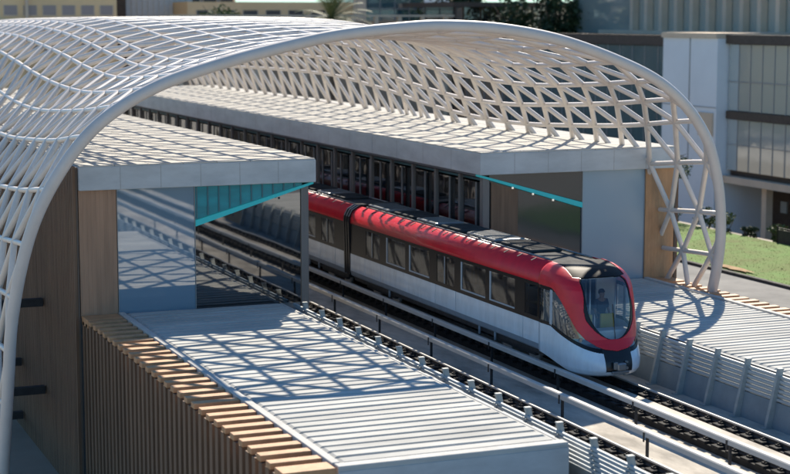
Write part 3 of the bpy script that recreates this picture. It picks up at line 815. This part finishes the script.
for y in (18,26,34,42,50,58):
    m=MB(); m.box(46.6,47.2,y,y+.6,GZ,-.76); part(m,'pillar',M['beige'],ob)
for y,w_ in ((52.0,2.6),(46,3.0),(57.6,1.6)):
    m=MB(); m.box(50.3,50.38,y,y+w_,GZ+.3,-1.6); part(m,'ground_window',M['win'],ob)
m=MB(); m.box(50.25,50.38,60.5,61.3,-3.2,-2.3); part(m,'wall_panel',M['glass_far'],ob)
# white block
m=MB(); m.box(45.0,62,62.65,70.6,GZ,10.35); wbk=part(m,'white_block',M['whitewall'],ob)
m=MB(); m.box(44.85,62.1,62.60,70.7,10.36,10.75); sub(m,'coping',M['beige'],wbk)
m=MB(); m.box(44.94,44.99,62.64,70.6,5.0,5.05); m.box(44.94,44.99,66.5,66.55,-1,10.35); sub(m,'panel_joint',M['mull'],wbk)
m=MB(); m.box(44.86,44.99,63.0,65.0,2.8,4.6); sub(m,'beige_panel',M['beige'],wbk)
m=MB(); m.box(44.84,44.99,67.8,70.5,-.75,.15); sub(m,'blue_sign',M['blue'],wbk)
# teal wing
m=MB(); m.box(46.5,70,70.7,112,GZ,10.3); part(m,'rear_wing',M['darkst'],ob)
m=MB(); m.box(46.1,46.48,70.75,112,1.5,9.6); tg=part(m,'teal_glass',M['glass_teal'],ob)
m=MB(); y=71
while y<112: m.box(46.03,46.09,y,y+.06,1.5,9.6); y+=2.1
sub(m,'facade_mullions',M['mull'],tg)
m=MB(); m.box(45.9,46.48,70.75,112,9.65,10.5); m.box(45.9,46.48,70.75,112,.6,1.45); part(m,'dark_band',M['darkst'],ob)
# set-back top storey with stone columns
m=MB(); m.box(54.6,70,30,104,10.4,18); part(m,'top_storey',M['glass_far'],ob)
for k in range(19):
    y=44+k*2.6
    m=MB(); m.box(53.9,54.55,y,y+.55 ,10.76,17.6); part(m,'stone_column',M['beige'],ob)
m=MB(); m.box(53.7,54.58,43,97,10.40,10.755); m.box(53.6,70,43,97,17.62,18.4); part(m,'stone_sill',M['beige'],ob)
m=MB(); m.box(52.2,53.4,60.2,62.2,10.38,11.0); part(m,'roof_box',M['whitewall'],ob)

# ------------------------------------------------------------------ other far buildings
def far_building(name,label,cat,x0,x1,y,depth,ztop,mt,windows,rot=0,wmat=None,frame=None,wz=None):
    t=thing(name,label,cat,((x0+x1)/2,y,GZ))
    m=MB(); m.box(x0,x1,y,y+depth,GZ,ztop); part(m,'wall',mt,t)
    for (a,b,c,d) in windows:
        m=MB(); m.box(a,b,y-.06,y-.01,c,d); w=part(m,'window',wmat or M['darkwin'],t)
        f=MB(); f.box(a-.12,b+.12,y-.12,y-.07,c-.14,c-.02); f.box(a-.1,a-.01,y-.10,y-.02,c,d); f.box(b+.01,b+.1,y-.10,y-.02,c,d); sub(f,'window_frame',frame or M['beige'],w)
    return t
wn=[]
for k in range(7):
    x=-1.0+k*1.95
    for z in (8.6,12.2,15.6): wn.append((x,x+1.25,z,z+.95))
t=far_building('apartment_building','cream rendered building with a row of small windows at the far left','building',-8,12.4,124,16,19,M['cream'],wn,wmat=mat('tinted_window',(.34,.27,.25),.3))
m=MB(); m.box(-8,12.4,123.6,123.98,11.55,11.75); m.box(3.0,3.3,123.5,123.98,GZ,19); part(m,'string_course',M['beige'],t)
t=far_building('clad_building','pale grey ribbed building right of the cream one','building',15.6,23.2,134,14,22,M['corr'],[])
m=MB(); x=15.7
while x<23.1: m.box(x,x+.28,133.85,133.99,GZ,22); x+=.62
part(m,'cladding_ribs',M['corr'],t)
m=MB(); m.box(13.0,15.5,133,140,GZ,20); part(m,'dark_link',M['darkst'],t)
far_building('grey_building','grey building with dark windows behind the green shrubs','building',23.6,30,140,14,24,M['concrete'],[(24.2+k*2.0,25.7+k*2.0,z,z+1.9) for k in range(3) for z in (8,12.4,16)])
t=far_building('balcony_building','low cream building with long balconies above the brown wall','building',21,40,128,12,13.6,M['cream'],[(22+k*2.6,23.6+k*2.6,11.4,12.7) for k in range(6)])
m=MB(); m.box(20.8,40,126.2,127.9,10.6,11.1); m.box(20.8,40,126.2,126.4,11.1,11.5); part(m,'balcony',M['beige'],t)
# brown boundary wall with piers
t=thing('boundary_wall','brown boundary wall with pale piers in front of the palm tree','wall',(25,108,GZ))
m=MB(); m.box(14,43,108,108.4,GZ,11.6); part(m,'wall_panel',M['brownwall'],t)
for k in range(12):
    m=MB(); x=14.5+k*2.5; m.box(x,x+.4,107.7,107.98,GZ,12.0); part(m,'pier',M['beige'],t)
m=MB(); m.box(13.9,43.1,107.6,108.6,12.01,12.2); part(m,'coping',M['beige'],t)
t=far_building('glass_tower','teal glass building behind the canopy crown','building',40.6,47.6,126,10,24,M['glass_teal'],[])
m=MB()
for k in range(5): m.box(40.6+k*1.75,40.68+k*1.75,125.9,125.98,GZ,24)
for z in (8,10.4,12.8,15.2): m.box(40.6,47.6,125.9,125.97,z,z+.1)
part(m,'facade_mullions',M['mull'],t)
m=MB(); m.box(39.6,40.55,125.5,127,GZ,24); part(m,'corner_pier',M['beige'],t)
far_building('white_building','plain white building between the teal glass and the dark pavilion','building',50.5,58,142,10,24,M['whitewall'],[(54.9,57.2,11,13.6)])
t=far_building('dark_pavilion','dark glass pavilion with a deep flat roof under the trees','building',46,62.5,112,10,13.0,M['win'],[],0)
m=MB(); m.box(43.8,63,109.5,123,13.02,13.5); part(m,'flat_roof',M['darkst'],t)
m=MB()
for k in range(9): m.box(46+k*2.0,46.15+k*2.0,111.85,111.98,GZ,13.0)
part(m,'facade_mullions',M['darkst'],t)

# ------------------------------------------------------------------ trees and shrubs
def crown(mb,cx,cy,cz,rx,ry,rz,n,leaf,rn):
    cl=[]
    for _ in range(max(6,n//90)):
        while True:
            u=Vector((rn.uniform(-1,1),rn.uniform(-1,1),rn.uniform(-1,1)))
            if .25<u.length<1: break
        cl.append((Vector((cx+u.x*rx*.8,cy+u.y*ry*.8,cz+u.z*rz*.8)),rn.uniform(.22,.5)))
    for _ in range(n):
        c,r=rn.choice(cl)
        d=Vector((rn.gauss(0,1),rn.gauss(0,1),rn.gauss(0,1))).normalized()*(rn.random()**.4)
        p=c+Vector((d.x*rx*r,d.y*ry*r,d.z*rz*r))
        a=Vector((rn.gauss(0,1),rn.gauss(0,1),rn.gauss(0,1))).normalized(); b=a.cross(Vector((rn.gauss(0,1),rn.gauss(0,1),rn.gauss(0,1)))).normalized()
        s=leaf*rn.uniform(.6,1.4)
        mb.poly([p-a*s,p-b*s*.45,p+a*s,p+b*s*.45])
def tree(name,label,x,y,h,rx,rz,n,leaf,lm,seed,group=None,trunk_r=.22,gz=GZ):
    rn=random.Random(seed)
    t=thing(name,label,'tree',(x,y,gz),group)
    k=MB(); base=Vector((x,y,gz)); top=Vector((x+rn.uniform(-.3,.3),y,gz+h-rz*1.0))
    k.tube([base,base.lerp(top,.5)+Vector((rn.uniform(-.2,.2),0,0)),top],[trunk_r,trunk_r*.75,trunk_r*.5],8)
    for q in range(7):
        a=rn.uniform(0,6.28); e=top+Vector((math.cos(a)*rx*.6,math.sin(a)*rx*.6,rz*rn.uniform(.1,1.1)))
        k.tube([base.lerp(top,rn.uniform(.6,1)),top.lerp(e,.5)+Vector((0,0,.2)),e],[trunk_r*.4,trunk_r*.28,trunk_r*.1],6)
    part(k,'trunk',M['bark'],t)
    c=MB(); crown(c,x,y,gz+h-rz,rx,rx,rz,n,leaf,rn); part(c,'crown',lm,t,fix=False)
    return t
for i,(x,y,h,rx,rz,lb) in enumerate([(47.5,104,20,3.4,4.2,'dark tree leftmost of the row in front of the pavilion'),(52.5,104.5,21,3.6,4.5,'dark dense tree in the middle of the pavilion front'),(56.5,101,19.5,3.2,4.2,'dark tree beside the stone columns of the office storey'),(50,122,23,4,4.5,'tall dark tree behind the flat roof of the pavilion')]):
    tree('broadleaf_tree',lb,x,y,h,rx,rz,2600,.30,M['leafB'],20+i,'dark trees around the pavilion')
tree('broadleaf_tree','bushy green tree by the balcony building',20.0,112.5,18.4,2.4,2.2,1600,.22,M['leafA'],31)
tree('broadleaf_tree','small bare limbed green tree seen through the right lattice',29.0,42.5,5.0,1.5,1.3,420,.10,M['leafA'],32,trunk_r=.12,gz=TZ)
def shrub(x,y,r,h,lb,seed,lm):
    rn=random.Random(seed); t=thing('shrub',lb,'shrub',(x,y,TZ))
    k=MB()
    for q in range(6):
        a=rn.uniform(0,6.28); k.tube([(x,y,TZ),(x+math.cos(a)*r*.5,y+math.sin(a)*r*.5,TZ+h*.7)],[.04,.02],5)
    part(k,'stems',M['bark'],t)
    c=MB(); crown(c,x,y,TZ+h*.55,r,r,h*.5,800,.08,rn); part(c,'foliage',lm,t,fix=False)
for i,(x,y,r,h,lb) in enumerate([(28.6,36.2,.9,1.3,'low round shrub just right of the arch tube at the lawn end'),(28.8,34.2,.7,.9,'small shrub left of the black fence'),(28.9,38.6,.9,1.5,'shrub seen between the arch tube and the lattice diagonals'),(26.6,43.6,1.0,1.9,'tall loose shrub seen through the lower right lattice'),(28.0,46.0,1.1,2.2,'dark shrub farthest back in the right lattice'),(24.6,38.0,.7,.9,'green bush at the lawn edge beside the wood panel'),
 (27.2,40.2,1.0,2.0,'leafy bush behind the second lattice node above the lawn'),(29.4,49.5,1.4,3.0,'big dark bush under the blue sign of the white block'),(29.6,32.4,.8,1.1,'round dark bush at the left end of the black fence'),(29.5,45.0,1.2,2.6,'tall pale green bush beside the bare limbed tree'),(29.6,29.0,.7,1.4,'bush growing behind the middle of the black fence')]):
    shrub(x,y,r,h,lb,50+i,M['leafA'] if i%2==0 else M['leafB'])
# palm
def palm(x,y,h,lb):
    rn=random.Random(5); t=thing('palm_tree',lb,'tree',(x,y,GZ))
    k=MB(); k.tube([(x+.1*math.sin(q),y,GZ+h*q/12) for q in range(13)],[.32-.008*q for q in range(13)],10); part(k,'trunk',M['bark'],t)
    for q in range(34):
        f=MB(); az=rn.uniform(0,6.28); el=rn.uniform(-.3,1.3); L_=rn.uniform(3.2,4.4); pts=[]; p=Vector((x,y,GZ+h)); d=Vector((math.cos(az)*math.cos(el),math.sin(az)*math.cos(el),math.sin(el)))
        for s_ in range(12):
            pts.append(p.copy()); p=p+d*(L_/11); d=(d+Vector((0,0,-.085))).normalized()
        f.tube(pts,[.04-.0028*s_ for s_ in range(12)],5)
        for s_ in range(1,12):
            for u in (0,.5):
                b=pts[s_-1].lerp(pts[s_],u); tt=(pts[s_]-pts[s_-1]).normalized(); sd=tt.cross(Vector((0,0,1))).normalized(); l=.8*math.sin(math.pi*(s_+.5)/13)+.12
                for sg in (-1,1):
                    tip=b+sd*sg*l*.75+tt*l*.6-Vector((0,0,.12)); w=tt*.05
                    f.poly([b-w,b+w,tip])
        part(f,'frond',M['palm'],t,fix=False)
palm(26.3,98,17.4,'palm tree with drooping fronds in front of the brown wall')
# dark fence at the building foot
t=thing('fence','low black fence with rails at the back edge of the lawn','fence',(28.7,26,TZ))
for k in range(11):
    m=MB(); y=12+k*1.9; m.box(28.6,28.68,y,y+.08,TZ,TZ+1.25); part(m,'post',M['black'],t)
m=MB(); m.box(28.62,28.66,12,31,TZ+1.12,TZ+1.17); part(m,'top_rail',M['dim'],t)
m=MB(); m.box(28.63,28.65,12,31,TZ+.15,TZ+1.05); part(m,'panel',M['dim'],t)

# ------------------------------------------------------------------ light, sky, camera
sun_dir=Vector((.6,.93,1.0)).normalized()
ld=bpy.data.lights.new('sun','SUN'); ld.energy=4.4; ld.angle=R(.5); ld.color=(1,.90,.75)
lo=bpy.data.objects.new('sun',ld); COL.objects.link(lo); lo.location=(40,60,60); lo.rotation_euler=(-sun_dir).to_track_quat('-Z','Y').to_euler()
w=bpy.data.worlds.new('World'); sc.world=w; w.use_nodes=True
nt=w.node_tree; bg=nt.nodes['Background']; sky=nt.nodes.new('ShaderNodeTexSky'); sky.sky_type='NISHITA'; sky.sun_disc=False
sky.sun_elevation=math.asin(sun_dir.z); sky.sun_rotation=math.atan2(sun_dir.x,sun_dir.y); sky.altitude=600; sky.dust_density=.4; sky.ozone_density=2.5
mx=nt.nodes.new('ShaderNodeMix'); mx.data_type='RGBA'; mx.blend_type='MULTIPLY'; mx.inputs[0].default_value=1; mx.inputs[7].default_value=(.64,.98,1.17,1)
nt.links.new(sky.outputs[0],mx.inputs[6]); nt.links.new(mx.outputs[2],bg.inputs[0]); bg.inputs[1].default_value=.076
cd=bpy.data.cameras.new('camera'); cam=bpy.data.objects.new('camera',cd); COL.objects.link(cam); sc.camera=cam
cam.location=CAMP; cam.rotation_euler=(R(90-7.4606),0,R(-22.3311)); cd.sensor_width=36; cd.lens=76.56; cd.clip_end=5000; cd.clip_start=.5
cd.dof.use_dof=True; cd.dof.focus_distance=56; cd.dof.aperture_fstop=.6
sc.view_settings.view_transform='Standard'; sc.view_settings.look='None'; sc.view_settings.exposure=.8; sc.view_settings.gamma=1
